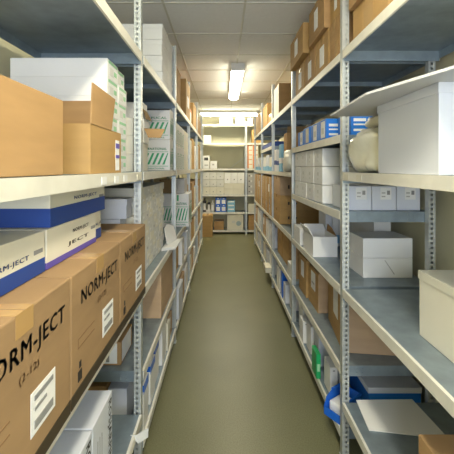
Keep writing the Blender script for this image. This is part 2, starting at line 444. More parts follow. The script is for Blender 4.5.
# blue and white boxes on the cartons
T = Z3+.3425
def bw_box(lab, d0, y0, y1, z, h, lowband, txt, sub=None, wd=.36):
    b = Box('blue_white_box', lab, 'box', 'L', d0, d0+wd, y0, y1, z, h, CREAM, 'blue and white boxes on the brown cartons')
    b.patch('A', 0, 1, lowband[0], lowband[1], BLUE if lowband[1]-lowband[0] > .3 else PURP, 'printed_band', label='blue printed band')
    b.patch('C', 0, 1, lowband[0], lowband[1], BLUE if lowband[1]-lowband[0] > .3 else PURP, 'printed_band', label='blue printed band')
    b.text('A', txt, .35, .80, max(lowband[1]+.08,.30) , min(.98, max(lowband[1]+.08,.30)+.14), BLUE if lowband[1] > .3 else INK)
    if sub: b.text('A', sub, .45, .8, .62, .76, INK)
    b.patch('A', .86, .97, .5, .6, GINK, 'printed_mark')
    return b
bw_box('white box with thin violet bottom band, front of the boxes on the cartons', .070, .94, 1.305, T, .107, (0,.16), 'JECT', 'NORM-JECT')
bw_box('white box with broad blue band, on top of the violet banded box', .070, .96, 1.40, T+.109, .103, (0,.5), 'NORM-JECT')
b = bw_box('small blue and white box tucked behind the front box on the carton', .085, 1.312, 1.40, T, .107, (0,.35), 'N-J', wd=.3)
bw_box('blue and white box at the near end of the cartons', .070, .55, .93, T, .107, (0,.35), 'NORM-JECT')

# --- nearest bay, bottom shelf .25: grey white cartons with vertical lettering
for (ya, yb, lab) in ((1.165, 1.37, 'grey white carton with vertical black lettering, farther one on the lowest left shelf'),
                      (.93, 1.158, 'grey white carton with vertical black lettering, in the middle on the lowest left shelf'),
                      (.68, .922, 'grey white carton with vertical black lettering, nearest on the lowest left shelf')):
    c = Box('lettered_carton', lab, 'carton', 'L', .03, .45, ya, yb, .285, .352, LILAC, 'grey white cartons with vertical lettering', bevel=.003)
    c.vtext('A', 'ROSJARPINAN', .73, .95, .10, .95, INK)
    for k in range(3): c.patch('A', .22+.1*k, .235+.1*k, .55, .78, GINK, 'printed_line')
    bm = bmesh.new(); R = .035
    for i in range(24):
        a0, a1 = 2*math.pi*i/24, 2*math.pi*(i+1)/24
        bm.faces.new([bm.verts.new((c.w/2+.0008, -.02+math.sin(a)*r, .10+math.cos(a)*r)) for a, r in ((a0,R),(a1,R),(a1,R-.004),(a0,R-.004))])
    link('printed_ring', bm, GINK, c.root)
# carton hugging wall on the bottom shelf
# --- second bay left
# top shelf stack of 8 white boxes
r = 0
for kk, (ya, yb) in enumerate(((2.49, 2.735), (2.745, 2.99))):
    for r in range(4):
        b = Box('flat_white_box', 'flat white box on top left shelf, %s from bottom, %s stack' % (ORD[r+1], ['nearer','farther'][kk]),
                'box', 'L', .03+random.uniform(-.003,.003), .40, ya, yb, 2.067+r*.1128+.0003, .109, WHITE, 'stacked white boxes on the top left shelf', parts=True, bevel=.005)
        b.lid(WHITE, .03, .002)
# third bay top
b = Box('brown_carton', 'tall brown carton on top left shelf beyond the second upright post', 'carton', 'L', .05, .35, 3.35, 3.75, 2.067, .42, BROWN); b.taped()
b = Box('brown_carton', 'brown carton on top left shelf next to the third upright post', 'carton', 'L', .0, .35, 3.82, 4.28, 2.067, .40, OCHRE); b.patch('A',.3,.7,.3,.6,PAPER)
b = Box('pale_box', 'pale box with orange top on top left shelf beyond third upright post', 'box', 'L', .04, .35, 4.50, 4.9, 2.067, .22, CREAM); b.lid(ORANG,.03)
b = Box('brown_carton', 'brown carton on top left shelf, fourth bay, behind the pale box', 'carton', 'L', .02, .4, 5.0, 5.55, 2.067, .36, OCHRE)
b = Box('brown_carton', 'brown carton on top left shelf in the farthest left bay, nearer one', 'carton', 'L', .03, .4, 5.8, 6.3, 2.067, .33, OCHRE); b.taped()
b = Box('brown_carton', 'brown carton on top left shelf in the farthest left bay, farther one', 'carton', 'L', .03, .4, 6.36, 6.85, 2.067, .30, BROWN)
# second bay 1.48 shelf
for k,(ya,yb,n,m) in enumerate(((1.80,1.915,3,CREAM),(1.92,2.04,3,WHITE))):
    for r in range(n):
        b = Box('cream_box', 'cream box past nearest left post, %s from bottom, %s stack' % (ORD[r+1], ['nearer','farther'][k]),
            'box', 'L', .06, .35, ya, yb, Z2+r*.092+.0003, .0914, m, 'cream boxes past the first left post')
        b.patch('A', .2, .8, .3, .7, GREYW, 'printed_block'); 
b = Box('white_box', 'white upright box with open brown flap, left eye level shelf before striped cartons', 'box', 'L', .07, .35, 2.10, 2.24, Z2+.17, .14, WHITE)
b.flap([(b.w/2, -b.d/2, .085), (b.w/2+.025, -b.d/2, .03), (b.w/2+.10, -b.d/2, .028), (b.w/2+.125, -b.d/2, .08)], BROWN, label='open brown flap sticking out')
b = Box('white_box', 'white box under the open flapped box, left eye level shelf', 'box', 'L', .08, .35, 2.09, 2.25, Z2, .1688, CREAM); b.lid(CREAM, .02)
b = Box('white_box', 'white box with brown underside on the upper flapped stack, left eye level shelf', 'box', 'L', .08, .35, 2.11, 2.23, Z2+.312, .10, WHITE)
b.flap([(b.w/2, -b.d/2, .06), (b.w/2+.02, -b.d/2+.01, .0), (b.w/2+.03, b.d/2, .0), (b.w/2, b.d/2, .06)], DKBR, label='brown hanging flap')
def striped(lab, side, d0, d1, y0, y1, z, h, t1, n=9, green_edge=False, rot=0):
    c = Box('striped_carton', lab, 'carton', side, d0, d1, y0, y1, z, h, WHITE, 'white cartons with green diagonal stripes', rot=rot)
    for face in ('C', 'A'):
        O, R, W, N = c.fr(face); U = Vector((0,0,1))
        c.patch(face, .03, .97, .595, .61, GREEN, 'printed_line'); c.patch(face, .03, .97, .13, .145, GREEN, 'printed_line')
        bm = bmesh.new()
        for i in range(n):
            u = .05+i*(.9/n)
            q = [(u, .19), (u+.045, .19), (min(.97,u+.145), .56), (min(.97,u+.10), .56)]
            vs = [bm.verts.new(O+R*(W*a)+U*(h*b_)+N*.0008) for a, b_ in q]
            bm.faces.new(vs)
        link('diagonal_stripes', bm, GREEN, c.root)
        c.text(face, t1, .42, .94, .66, .74, GREEN)
        c.text(face, t1, .45, .9, .04, .09, GREEN)
    if green_edge:
        c.patch('C', .04, .10, .78, .97, GREEN, 'printed_mark'); c.patch('C', .6, .66, .78, .97, GREEN, 'printed_mark')
    return c
striped('lower white carton with green diagonal stripes, left eye level shelf before second post', 'L', .02, .42, 2.79, 2.99, Z2, .243, 'INTERNATIONAL')
c = striped('upper white carton with green diagonal stripes, left eye level shelf before second post', 'L', .02, .42, 2.79, 2.99, Z2+.2445, .243, 'HARPUCAL')
c.patch('C', 0, 1, .95, 1.0, DARK, 'dark_tape')
# second bay .885 shelf: wall of small cartons, three stacked white boxes
n = 0
for col in range(8):
    for r in range(10):
        y0 = 1.91+col*.104+(.045 if r % 2 else 0)
        jd = random.uniform(0, .004)
        o = Box('small_carton', 'small pale carton, left waist shelf wall, %s row up, %s column' % (ORD[r+1], ORD[col+1]),
            'box', 'L', .062+jd, .30, y0, y0+.1015, .885+r*.0502+.0002, .0496, GREYW if (r+col) % 3 else CREAM, 'wall of small pale cartons', parts=(r*col % 2 == 0), bevel=.0012)
        if r*col % 2 == 0: o.patch('A', .3, .62, .35, .6, GREYC if (r+col) % 4 == 0 else WHITE, 'paper_label')
zz = .885
for k,(h,wd) in enumerate(((.18,.21),(.17,.20),(.10,.19))):
    b = Box('stacked_white_box', 'cool white box stacked behind the NORM-JECT cartons, %s from bottom' % ORD[k+1], 'box', 'L', .125 if k < 2 else .09, .27, 1.79, 1.89, zz, h, LILAC, 'cool white box stack behind the cartons')
    b.lid(LILAC, .03, .004); zz += h+.0025
    if k == 1: b.patch('C', .4, .7, .3, .6, GINK, 'printed_mark'); b.patch('C', .1,.8,.08,.2, GREYC, 'printed_band')
# hanging papers
bm = bmesh.new()
pts = [(-.47,2.62,.888),(-.40,2.60,.90),(-.37,2.62,.888),(-.345,2.72,.862),(-.345,2.98,.872),(-.40,3.02,.96),(-.46,3.03,1.02),(-.47,2.85,1.03)]
for i in range(6):
    o_ = i*.004
    addprism(bm, [(-.455,2.60+o_,.888+i*.003),(-.36+o_/2,2.66,.8875+i*.003),(-.35,2.98,.8875+i*.003),(-.455,3.0,.8875+i*.003)], .002)
tag(link('paper_stack', bm, PAPER), 'pile of loose white papers sticking out from left waist shelf edge', 'papers')
bm = bmesh.new()
addprism(bm, [(-.43,2.72,.905),(-.385,2.95,.905),(-.42,2.99,1.01),(-.455,2.85,1.05),(-.455,2.74,1.03)], .004)
tag(link('folded_leaflet', bm, PAPER), 'white leaflet leaning against the wall of small cartons', 'paper')
# second bay .49 shelf
c = Box('pinkish_carton', 'brown carton on left knee shelf under the paper pile', 'carton', 'L', .02, .26, 2.40, 2.94, .475, .335, PINKB)
c = Box('labelled_box', 'brown box with white printed label on left knee shelf next to the nearest post', 'box', 'L', .13, .40, 1.83, 2.05, .475, .12, BROWN)
c.patch('C', .2, .93, .08, .95, PAPER); c.patch('A', .1, .9, .08, .95, PAPER)
for q in range(4): c.patch('C', .3+.14*q, .36+.14*q, .15, .8, PURP if q % 2 == 0 else GINK, 'printed_line', t=.0024)
# second bay bottom .13
c = Box('white_box', 'plain white box seen past nearest left post on the lowest shelf', 'box', 'L', .11, .21, 1.87, 2.1, .13, .20, LILAC)
c = Box('brown_box', 'brown box beside the plain white box on the lowest left shelf, second bay', 'box', 'L', .22, .33, 1.87, 2.2, .13, .21, BROWN)
def white_file(lab, d0, y0, y1, h, m=WHITE, topm=PBLUE, side='L', z=.13, wd=.08):
    b = Box('file_box', lab, 'file box', side, d0, d0+wd, y0, y1, z, h, m)
    if topm: b.patch('A', .0, 1, .80, 1, topm, 'blue_end', label='blue printed top'); b.patch('C', 0, 1, .86, 1, topm, 'blue_end', label='blue printed top')
    return b
white_file('white file box with blue top standing just past the nearest left post, lowest shelf', .012, 1.83, 1.95, .24, wd=.045)
white_file('white file box with blue top, second along lowest left shelf, second bay', .02, 2.04, 2.18, .22)
white_file('white file box with blue top, third along lowest left shelf, second bay', .03, 2.22, 2.36, .23)
white_file('tall plain white file box in middle of lowest left shelf, second bay', .02, 2.44, 2.60, .28, WHITE, None)
white_file('cream file box behind the tall white file box, lowest left shelf', .012, 2.64, 2.74, .2, CREAM, None)
c = Box('brown_box', 'small brown box with paper on it, lowest left shelf near second post', 'box', 'L', .03, .22, 2.78, 2.98, .13, .17, PINKB); c.patch('A',.1,.5,.4,.9,PAPER)
# card hanging at post bottom + blue item on floor
bm = bmesh.new(); addprism(bm, [(-.42,1.60,.289),(-.39,1.60,.289),(-.345,1.63,.30),(-.345,1.63,.258),(-.385,1.60,.25)], .004)
tag(link('folded_card', bm, GREYW), 'folded pale card at the end of the lowest left shelf by nearest post', 'card')
tag_holder('L', 1.50, .285, .11, CREAM, lab='cream shelf label at the far end of the lowest left shelf edge')

# --- third bay left (3.15-4.4)
for k in range(5):
    for r in range(2):
        y0 = 3.16+k*.22
        b = striped('green striped white carton, third left bay, %s row, %s along' % (['lower','upper'][r], ORD[k+1]), 'L', .02, .40, y0, y0+.218, Z2+r*.214, .213, 'HARPUCAL', n=4) if k < 3 else \
            Box('cream_carton', 'cream carton, third left bay, eye level, %s row, %s from far post' % (['lower','upper'][r], ORD[5-k]), 'carton', 'L', .02, .40, y0, y0+.218, Z2+r*.214, .213, CREAM)
        if k >= 3: b.patch('A',.2,.8,.5,.8,GREYW)
striped('white carton with green stripes sticking out of the left waist shelf beyond second post', 'L', -.05, .25, 3.60, 3.95, .90, .335, 'INTERNATIONAL', green_edge=True)
b = Box('brown_box', 'brown box on top of the protruding striped carton, left side', 'box', 'L', .14, .26, 3.65, 3.9, 1.238, .14, DKBR)
b = Box('grey_box', 'grey white box beside small brown box above protruding striped carton', 'box', 'L', -.0, .13, 3.66, 3.95, 1.238, .15, GREYC, parts=False)
b = Box('brown_carton', 'brown carton on left waist shelf between striped carton and third post', 'carton', 'L', .02, .35, 3.99, 4.27, .90, .40, OCHRE)
b = Box('brown_carton', 'brown carton on left knee shelf just past the second post', 'carton', 'L', .03, .35, 3.18, 3.40, .55, .26, OCHRE)
b = Box('white_box', 'narrow white box standing on left knee shelf in third bay, nearer of two', 'box', 'L', .0, .12, 3.45, 3.65, .55, .24, WHITE); b.patch('A',.2,.8,.3,.6,GREYW)
b = Box('white_box', 'narrow white box standing on left knee shelf in third bay, farther of two', 'box', 'L', .0, .12, 3.90, 4.05, .55, .24, LILAC)
b = Box('brown_carton', 'brown carton behind narrow white boxes on left knee shelf, third bay', 'carton', 'L', .18, .45, 3.5, 4.1, .55, .27, BROWN)
b = Box('white_box', 'white box on lowest left shelf just beyond second post', 'box', 'L', .0, .20, 3.19, 3.5, .13, .27, LILAC); b.lid(LILAC,.03)
b = Box('brown_box', 'brown box on lowest left shelf in the third bay', 'box', 'L', .02, .30, 3.6, 3.85, .13, .25, PINKB)
b = Box('white_box', 'white box on lowest left shelf near the third post', 'box', 'L', .02, .20, 3.95, 4.2, .13, .25, WHITE)
# --- fourth and fifth bays left
names = {.13:'lowest', .52:'knee high', .90:'waist high', 1.48:'eye level'}
for bay, (a, bnd) in ((3, (4.40, 5.58)), (4, (5.70, 6.88))):
    for z, spec in ((.13, [(CREAM,.22,.3),(PINKB,.26,.25),(WHITE,.2,.25)]), (.52, [(WHITE,.25,.25),(OCHRE,.28,.4),(CREAM,.25,.22)]),
                    (.90, [(LILAC,.3,.3),(BROWN,.4,.35),(CREAM,.3,.3)]), (1.48, [(CREAM,.38,.32),(OCHRE,.42,.38),(WHITE,.35,.3)])):
        y = a
        for k, (m, h, wd) in enumerate(spec):
            isb = m in (OCHRE, BROWN, PINKB)
            b = Box('carton' if isb else 'pale_box', '%s on %s left shelf of %s bay, %s along' % ('brown carton' if isb else 'pale box', names[z], ['','','','fourth','farthest'][bay], ORD[k+1]),
                    'carton' if isb else 'box', 'L', .02, .36, y, y+wd, z, h, m)
            if isb: b.taped(TAPE, .04, 'x')
            else: b.patch('A', .2, .7, .4, .8, GREYW)
            y += wd+.06

# ================================================================== RIGHT SIDE
# --- top shelf
ZT = 2.104
c = Box('brown_carton', 'big brown carton on the top right shelf in front of the nearest post', 'carton', 'R', .046, .45, 1.42, 1.785, ZT, .185, OCHRE, rot=.02)
c.taped(TAPE, .05, 'x', .06); c.patch('A', .35, .62, 0, 1, TAPE, 'side_tape')
c = Box('brown_carton', 'brown carton lying on the nearest carton of the top right shelf', 'carton', 'R', .02, .45, 1.42, 1.78, ZT+.188, .22, BROWN)
c = Box('brown_carton', 'plain brown carton on top right shelf at the near right edge', 'carton', 'R', .05, .45, .9, 1.35, ZT, .2, OCHRE); c.taped(TAPE,.05,'x')
for k, (ya, yb) in enumerate(((1.92, 2.10), (2.115, 2.42), (2.435, 2.74), (2.755, 3.07))):
    c = Box('labelled_carton', 'brown carton, lower row, top right shelf, %s from nearest post' % ORD[k+1], 'carton', 'R', .02, .36, ya, yb, ZT, .24, OCHRE if k % 2 else BROWN, 'brown cartons with white labels, top right shelf', rot=random.uniform(-.01,.01))
    c.taped(TAPE, .06, 'x', .05)
    if k > 0: c.patch('A', .35, .68, .2, .72, PAPER, label='white shipping label')
    if k == 0: c.patch('A', .6, .85, 0, .45, TAPE, 'side_tape')
for k, (ya, yb, dd, h) in enumerate(((1.92, 2.12, .03, .235), (2.13, 2.50, -.005, .235), (2.60, 3.09, -.025, .225))):
    c = Box('labelled_carton', 'brown carton, upper row, top right shelf, %s from nearest post' % ORD[k+1], 'carton', 'R', dd, .33, ya, yb, ZT+.2435, h, BROWN if k % 2 else OCHRE, 'brown cartons with white labels, top right shelf', rot=random.uniform(-.01,.01))
    c.taped(TAPE, .06, 'x', .05)
    c.patch('A', .38, .62, .25, .8, PAPER, label='white shipping label')
c = Box('big_carton', 'big dark brown carton standing alone on the top right shelf, third bay', 'carton', 'R', .015, .46, 3.97, 4.36, ZT, .35, BROWN); c.taped(TAPE,.05,'x')
c.patch('A', 0, 1, 0, 1, CREAM, 'pale_side', label='pale side facing the aisle')  # aisle face covered in cream, the other faces stay brown
for k, (ya, yb, h, m) in enumerate(((4.55, 4.95, .12, OCHRE), (5.05, 5.6, .33, OCHRE), (5.76, 6.2, .36, BROWN), (6.25, 6.8, .38, OCHRE))):
    c = Box('brown_carton', 'brown carton on the far part of the top right shelf, %s beyond the dark carton' % ORD[k+1], 'carton', 'R', .02, .42, ya, yb, ZT, h, m)
    c.taped(TAPE, .05, 'x')
# --- nearest bay right, 1.478
ZR = 1.478
c = Box('pale_blue_box', 'pale blue white box on right eye level shelf supporting the grey board', 'box', 'R', .01, .40, 1.02, 1.42, ZR, .268, LILAC)
c.lid(LILAC, .03)
bm = bmesh.new()
addprism(bm, [(.516,1.70,1.7525),(.486,1.20,1.7525),(.60,.80,1.7525),(1.05,.80,1.7525),(1.05,1.70,1.7525)], .008)
tag(link('grey_board', bm, mat('pale_grey_card',(.62,.62,.64),.6)), 'sheet of grey cardboard lying on the pale blue box, jutting over the aisle', 'board')
def blob(name, lab, cat, c, r, m, seed, group=None, flat=.0, base=None, lump=.12, rings=22):
    rnd = random.Random(seed); bm = bmesh.new()
    bmesh.ops.create_uvsphere(bm, u_segments=rings*2, v_segments=rings, radius=1)
    ph = [(rnd.uniform(2,7), rnd.uniform(2,7), rnd.uniform(2,7), rnd.uniform(0,6.28)) for _ in range(7)]
    for v in bm.verts:
        p = v.co.normalized()
        p2 = Vector([math.copysign(abs(q)**.62, q) for q in p])          # squarer than a ball
        f = 1+sum(math.sin(a*p.x+b_*p.y+c_*p.z+d) for a, b_, c_, d in ph)*lump/3
        f += .022*math.sin(18*p.x+7*p.z+3*math.sin(9*p.y))+.014*math.sin(31*p.z+11*p.y+4*math.sin(7*p.x))
        v.co = Vector((p2.x*r[0]*f, p2.y*r[1]*f, p2.z*r[2]*f))
        if base is not None: v.co.z = max(v.co.z, base-c[2]+.0006)
    o = link(name, bm, m)
    o.location = c
    for p in o.data.polygons: p.use_smooth = True
    # folds of film
    tag(o, lab, cat, group)
    return o
blob('plastic_bag', 'cream plastic bag bulging on right eye level shelf beside nearest post', 'bag', (.74,1.64,1.58), (.118,.15,.10), BAGM, 3, 'cream plastic bags', base=ZR, lump=.10)
blob('plastic_bag', 'cream plastic bag lying on top of the other, under the grey board', 'bag', (.80,1.62,1.715), (.12,.12,.028), BAGM, 5, 'cream plastic bags', lump=.08)
b = Box('white_box', 'white box behind the cream bags on right eye level shelf', 'box', 'R', .38, .48, 1.45, 1.78, ZR, .2, WHITE)
# blue boxes visible past post, shelf 1.675
ZB = 1.675
for k, ya in enumerate((1.93, 2.185, 2.40, 2.61, 2.82)):
    b = Box('blue_box', 'bright blue box with white label on right upper shelf, %s from the nearest post' % ORD[k+1], 'box', 'R', (.09 if k == 0 else .025)+random.uniform(-.004,.006), .36, ya, ya+(.2 if k else .22), ZB, .132+random.uniform(-.01,.005), SKYB, 'blue boxes with white labels')
    b.patch('A', .42, .86, .12, .92, PAPER if k != 3 else CREAM, label='white label')
    b.patch('A', .5, .78, .3, .6, GREYW, 'printed_block', t=.0024)
    b.patch('C', .05, .3, .2, .3, PAPER, 'printed_line'); b.patch('C', .05, .35, .45, .52, PAPER, 'printed_line'); b.patch('C', .05, .3, .62, .75, PAPER, 'printed_line')
# 12 white boxes on 1.27
for cidx in range(4):
    for r in range(3):
        ya = 2.246+cidx*.213
        b = Box('square_white_box', 'square white box under right blue boxes, %s row, %s column from near' % (['bottom','middle','top'][r], ORD[cidx+1]), 'box', 'R',
                .016+random.uniform(-.002,.003), .34, ya, ya+(.2075 if cidx < 3 else .2), 1.27+r*.1195+.0003, .1172, WHITE, 'white boxes three rows high', bevel=.005)
        b.patch('A', .42, .58, .5, .7, GREYW, 'printed_mark'); b.patch('A', .46, .54, .25, .35, GREYW, 'printed_mark')
for k,(a,bb) in enumerate(((.057,.187),(.19,.32),(.324,.45))):
    b = Box('labelled_white_box', 'white box with address label past nearest right post, %s from aisle' % ORD[k+1], 'box', 'R', a, bb, 1.905, 2.16, 1.27, .13, LILAC, 'white boxes behind the nearest right post')
    b.patch('C', .35, .8, .45, .95, PAPER)
    b.patch('C', .62, .74, .65, .82, GINK, 'printed_mark', t=.0024); b.patch('C', .4, .55, .7, .75, GREYC, 'printed_line', t=.0024); b.patch('C', .4, .55, .55, .6, GREYC, 'printed_line', t=.0024)
# .876 shelf: second bay
for r in range(2):
    b = Box('white_carton', 'white carton in shade past nearest right post, %s of the pair' % ['lower','upper'][r], 'carton', 'R', .18, .46, 2.0, 2.22, .876+r*.113, .111, WHITE, 'pair of white cartons on right waist shelf')
    if r == 0: b.flap([(-.02+.0, -b.d/2-.001, .10), (-.015, -b.d/2-.001, .10), (.04, -b.d/2-.001, .02), (.033, -b.d/2-.001, .02)], GREYC, 'torn_edge', t=.001)
c = open_box('open_white_box', 'open white box with flaps up at front of right waist shelf', 'box', 'R', .015, .185, 2.465, 2.76, .876, .142, WHITE)
w_, d_, h_ = c.w/2, c.d/2, c.h
c.flap([(-w_, -d_, h_), (-w_, d_, h_), (-w_-.03, d_-.02, h_+.055), (-w_-.02, -d_+.06, h_+.05)], WHITE)
c.flap([(-w_, d_, h_), (w_, d_, h_), (w_-.01, d_+.03, h_+.04), (-w_+.01, d_+.03, h_+.04)], WHITE)
c.flap([(w_, -d_+.02, h_), (w_, d_-.05, h_), (w_-.01, d_-.1, h_+.06), (w_-.01, -d_+.1, h_+.045)], BROWN, label='brown inner side of flap')
b = Box('white_box', 'plain white box behind the open white box on right waist shelf', 'box', 'R', .005, .06, 2.84, 3.08, .876, .135, WHITE)
b = Box('white_box', 'wide white box beside second right post, back of waist shelf', 'box', 'R', .075, .17, 2.84, 3.08, .876, .12, CREAM)
for k in range(3):
    b = Box('slim_box', 'slim blue and white box standing behind open white box, %s from left' % ORD[k+1], 'box', 'R', .20+.055*k, .25+.055*k, 2.80, 3.0, .876, .26, LILAC if k != 1 else WHITE, 'slim boxes on the right waist shelf')
    b.patch('C', 0, 1, .1, .35, LBLUE, 'printed_band')
b = Box('grey_white_panel_box', 'large grey white box at back of right waist shelf', 'box', 'R', .37, .48, 2.3, 3.05, .876, .32, GREYW, parts=False)
b.root.name = 'large_pale_box'
# .475 shelf second bay
c = Box('brown_carton', 'large brown carton turned slightly on right knee shelf past nearest post', 'carton', 'R', .085, .465, 1.93, 2.39, .46, .34, PINKB, rot=-.12)
c.root.location.y += .03
c.patch('A', .02, .98, .02, .98, OCHRE, 'side_panel', t=.001); c.patch('A', .42, .72, .38, .85, PAPER, label='white label', t=.0026)
c = Box('brown_carton', 'brown carton with white label in the middle of the right knee shelf', 'carton', 'R', .066, .24, 2.52, 2.80, .46, .28, PINKB)
c.patch('A', .0, 1, .0, 1, OCHRE, 'side_panel'); c.patch('A', .3, .72, .45, .92, PAPER, label='white label', t=.0026); c.patch('A', .38, .65, .6, .65, GREYC, 'printed_line', t=.0034)
c = Box('brown_carton', 'brown carton with white label on right knee shelf by second post', 'carton', 'R', .05, .24, 2.82, 3.08, .46, .30, OCHRE)
c.patch('A', .3, .7, .45, .88, PAPER, label='white label')
c = Box('brown_carton', 'tall brown carton standing behind the middle one on right knee shelf', 'carton', 'R', .26, .45, 2.56, 3.05, .46, .33, BROWN)
# bottom .13 second bay
def bin_(lab, x, y, z, rot):
    e = empty('picking_bin', (x, y, z+.0006), rot); tag(e, lab, 'plastic bin')
    w, L, t = .06, .165, .004; bm = bmesh.new()      # opening towards -x
    addbox(bm, -L/2, L/2, -w, w, 0, t)
    addbox(bm, L/2-t, L/2, -w, w, t, .115)
    addbox(bm, -L/2, -L/2+t, -w, w, t, .045)
    for s in (-1, 1):
        y0, y1 = sorted((s*w, s*(w-t))); ym = (y0+y1)/2
        addprism(bm, [(-L/2,ym,t),(L/2,ym,t),(L/2,ym,.115),(-L/2+.07,ym,.115),(-L/2+.02,ym,.09),(-L/2-.001,ym,.045)], t)
    link('bin_body', bm, PBLUE, e)
    for s in (-1, 1):
        y0, y1 = sorted((s*w, s*(w+.006))); link('rim', bx(-L/2+.07, L/2, y0, y1, .108, .118), PBLUE, e)
    return e
bn = bin_('blue plastic picking bin with white contents jutting from the lowest right shelf', .665, 1.965, .13, .6)
o = link('packet', bx(-.06,.06,-.048,.048,0,.07,bevel=.01), PAPER); o.location = (.668, 1.967, .1356); o.rotation_euler = (0,0,.6)
tag(o, 'white packet lying inside the blue picking bin', 'packet')
c = Box('blue_crate', 'long blue box with pale lilac lid on lowest right shelf past nearest post', 'box', 'R', .19, .48, 1.95, 2.3, .13, .155, SKYB, rot=0); c.lid(LILAC, .03)
b = Box('binder', 'green binder standing on the lowest right shelf', 'binder', 'R', -.008, .020, 2.29, 2.41, .13, .16, GRBIND)
b.patch('C', .2, .8, .3, .6, LGREEN, 'spine_label')
for k, (d0, ya, h, wd) in enumerate(((.115,1.98,.0,.0),(.045,2.43,.22,.10),(.03,2.12,.17,.045),(.085,2.10,.19,.045),(.03,2.59,.2,.09),(.01,2.75,.17,.05),(.08,2.75,.19,.05))):
    if h == 0: continue
    b = Box('white_file_box', ['','white file box right behind the green binder','white file box standing between bin and green binder, aisle side','white file box standing between bin and green binder, wall side','wide white file box beyond the green binder','white file box near the second right post, aisle side, lowest shelf','white file box near the second right post, wall side, lowest shelf'][k],
            'file box', 'R', d0, d0+wd, ya, ya+.13, .13, h, [0,LILAC,WHITE,LILAC,WHITE,WHITE,LILAC][k], 'white file boxes on the lowest right shelf')
    b.patch('C', .35, .65, .86, .9, GINK, 'printed_mark')
b = Box('brown_box', 'small brown box on lowest right shelf among white file boxes', 'box', 'R', .20, .36, 2.5, 2.7, .13, .16, PINKB, parts=False)
b = Box('white_stack', 'white box at the back of the lowest right shelf next to second post', 'box', 'R', .05, .2, 2.93, 3.09, .13, .2, WHITE); b.root.name='white_box'; b.lid(WHITE,.02)
# nearest bay bottom shelf: sheet of paper
bm = bmesh.new(); addprism(bm, [(.67,1.62,.2965),(1.0,1.56,.2965),(.98,1.83,.2965),(.69,1.83,.2965)], .003)
for v in bm.verts: v.co.z += .012*(v.co.x-.67)
o = link('paper_sheet', bm, PAPER); tag(o, 'large white sheet lying on the lowest right shelf of the nearest bay', 'paper')
b = Box('white_box', 'white box on waist shelf of nearest right bay at frame edge', 'box', 'R', .12, .42, .95, 1.32, .876, .24, CREAM); b.lid(CREAM,.03)
b = Box('brown_carton', 'brown carton on the lowest shelf of the nearest right bay at frame edge', 'carton', 'R', .05, .45, .75, 1.2, .294, .3, BROWN); b.taped()
for k, ya in enumerate((1.56, 1.72)): tag_holder('R', ya, ZR, .06, CREAM, lab='cream shelf label on right eye level edge under the bags, %s one' % ['nearer','farther'][k])
# --- third bay right
blob('plastic_bag', 'white plastic carrier bag with green print on right shelf beyond second post', 'bag', (.665,3.42,1.565), (.07,.15,.11), WBAG, 9, base=1.463, lump=.12)
c = open_box('open_carton', 'tall open brown carton behind the white bag, right shelf, third bay', 'carton', 'R', .04, .36, 3.61, 3.79, 1.46, .40, BROWN)
c.flap([(-c.w/2,-c.d/2,c.h),(c.w/2,-c.d/2,c.h),(c.w/2,-c.d/2-.03,c.h+.06),(-c.w/2,-c.d/2-.03,c.h+.06)], DKBR)
for k,(ya,h,m) in enumerate(((3.84,.30,LBLUE),(4.02,.24,LILAC),(4.2,.26,WHITE))):
    b = Box('blue_white_carton', ['light blue','pale lilac','white'][k]+' carton with blue band on right eye level shelf before third post', 'carton', 'R', .02, .36, ya, ya+.16, 1.46, h, m)
    b.patch('A', 0, 1, .3, .5, BLUE if k else PAPER, 'printed_band'); b.patch('C', 0, 1, .3, .5, BLUE if k else PAPER, 'printed_band')
zz = .88
for r,h in enumerate((.157,.157,.205)):
    b = Box('printed_brown_carton', 'brown carton with black print, right waist shelf, third bay, %s from bottom' % ORD[r+1], 'carton', 'R', .01, .46, 3.88, 4.33, zz, h, OCHRE if r < 2 else PINKB, 'brown cartons stacked in the third right bay')
    b.patch('C', .20, .24, .35, .55, INK, 'printed_mark'); b.patch('C', .27, .42, .38, .52, INK, 'printed_mark'); b.taped(TAPE,.03,'x'); zz += h+.002
for k,(ya,yb,h) in enumerate(((3.25,3.6,.30),(3.63,4.0,.34),(4.03,4.36,.30))):
    b = Box('brown_carton', 'brown carton on right knee shelf in third bay, %s from its near post' % ORD[k+1], 'carton', 'R', .06, .40, ya, yb, .475, h, OCHRE if k else BROWN); b.taped(TAPE,.05,'x')
b = Box('labelled_box', 'small white box with dark label on right knee shelf beyond second post', 'box', 'R', .012, .055, 3.25, 3.42, .475, .13, WHITE); b.patch('C',.3,.8,.2,.7,GREYC)
b = white_file('royal blue and white binder box on lowest right shelf, third bay', .01, 3.72, 3.82, .26, PBLUE, None, 'R', .13, .06)
b = Box('white_file_box', 'white file box in front of the blue one, lowest right shelf, third bay', 'file box', 'R', .015, .07, 3.56, 3.68, .13, .19, LILAC)
b = Box('white_file_box', 'wide white file box on lowest right shelf just beyond second post', 'file box', 'R', .05, .17, 3.38, 3.52, .13, .22, WHITE)
b = Box('white_file_box', 'white file box behind the blue one, lowest right shelf, third bay', 'file box', 'R', .01, .15, 3.9, 4.1, .13, .25, WHITE)
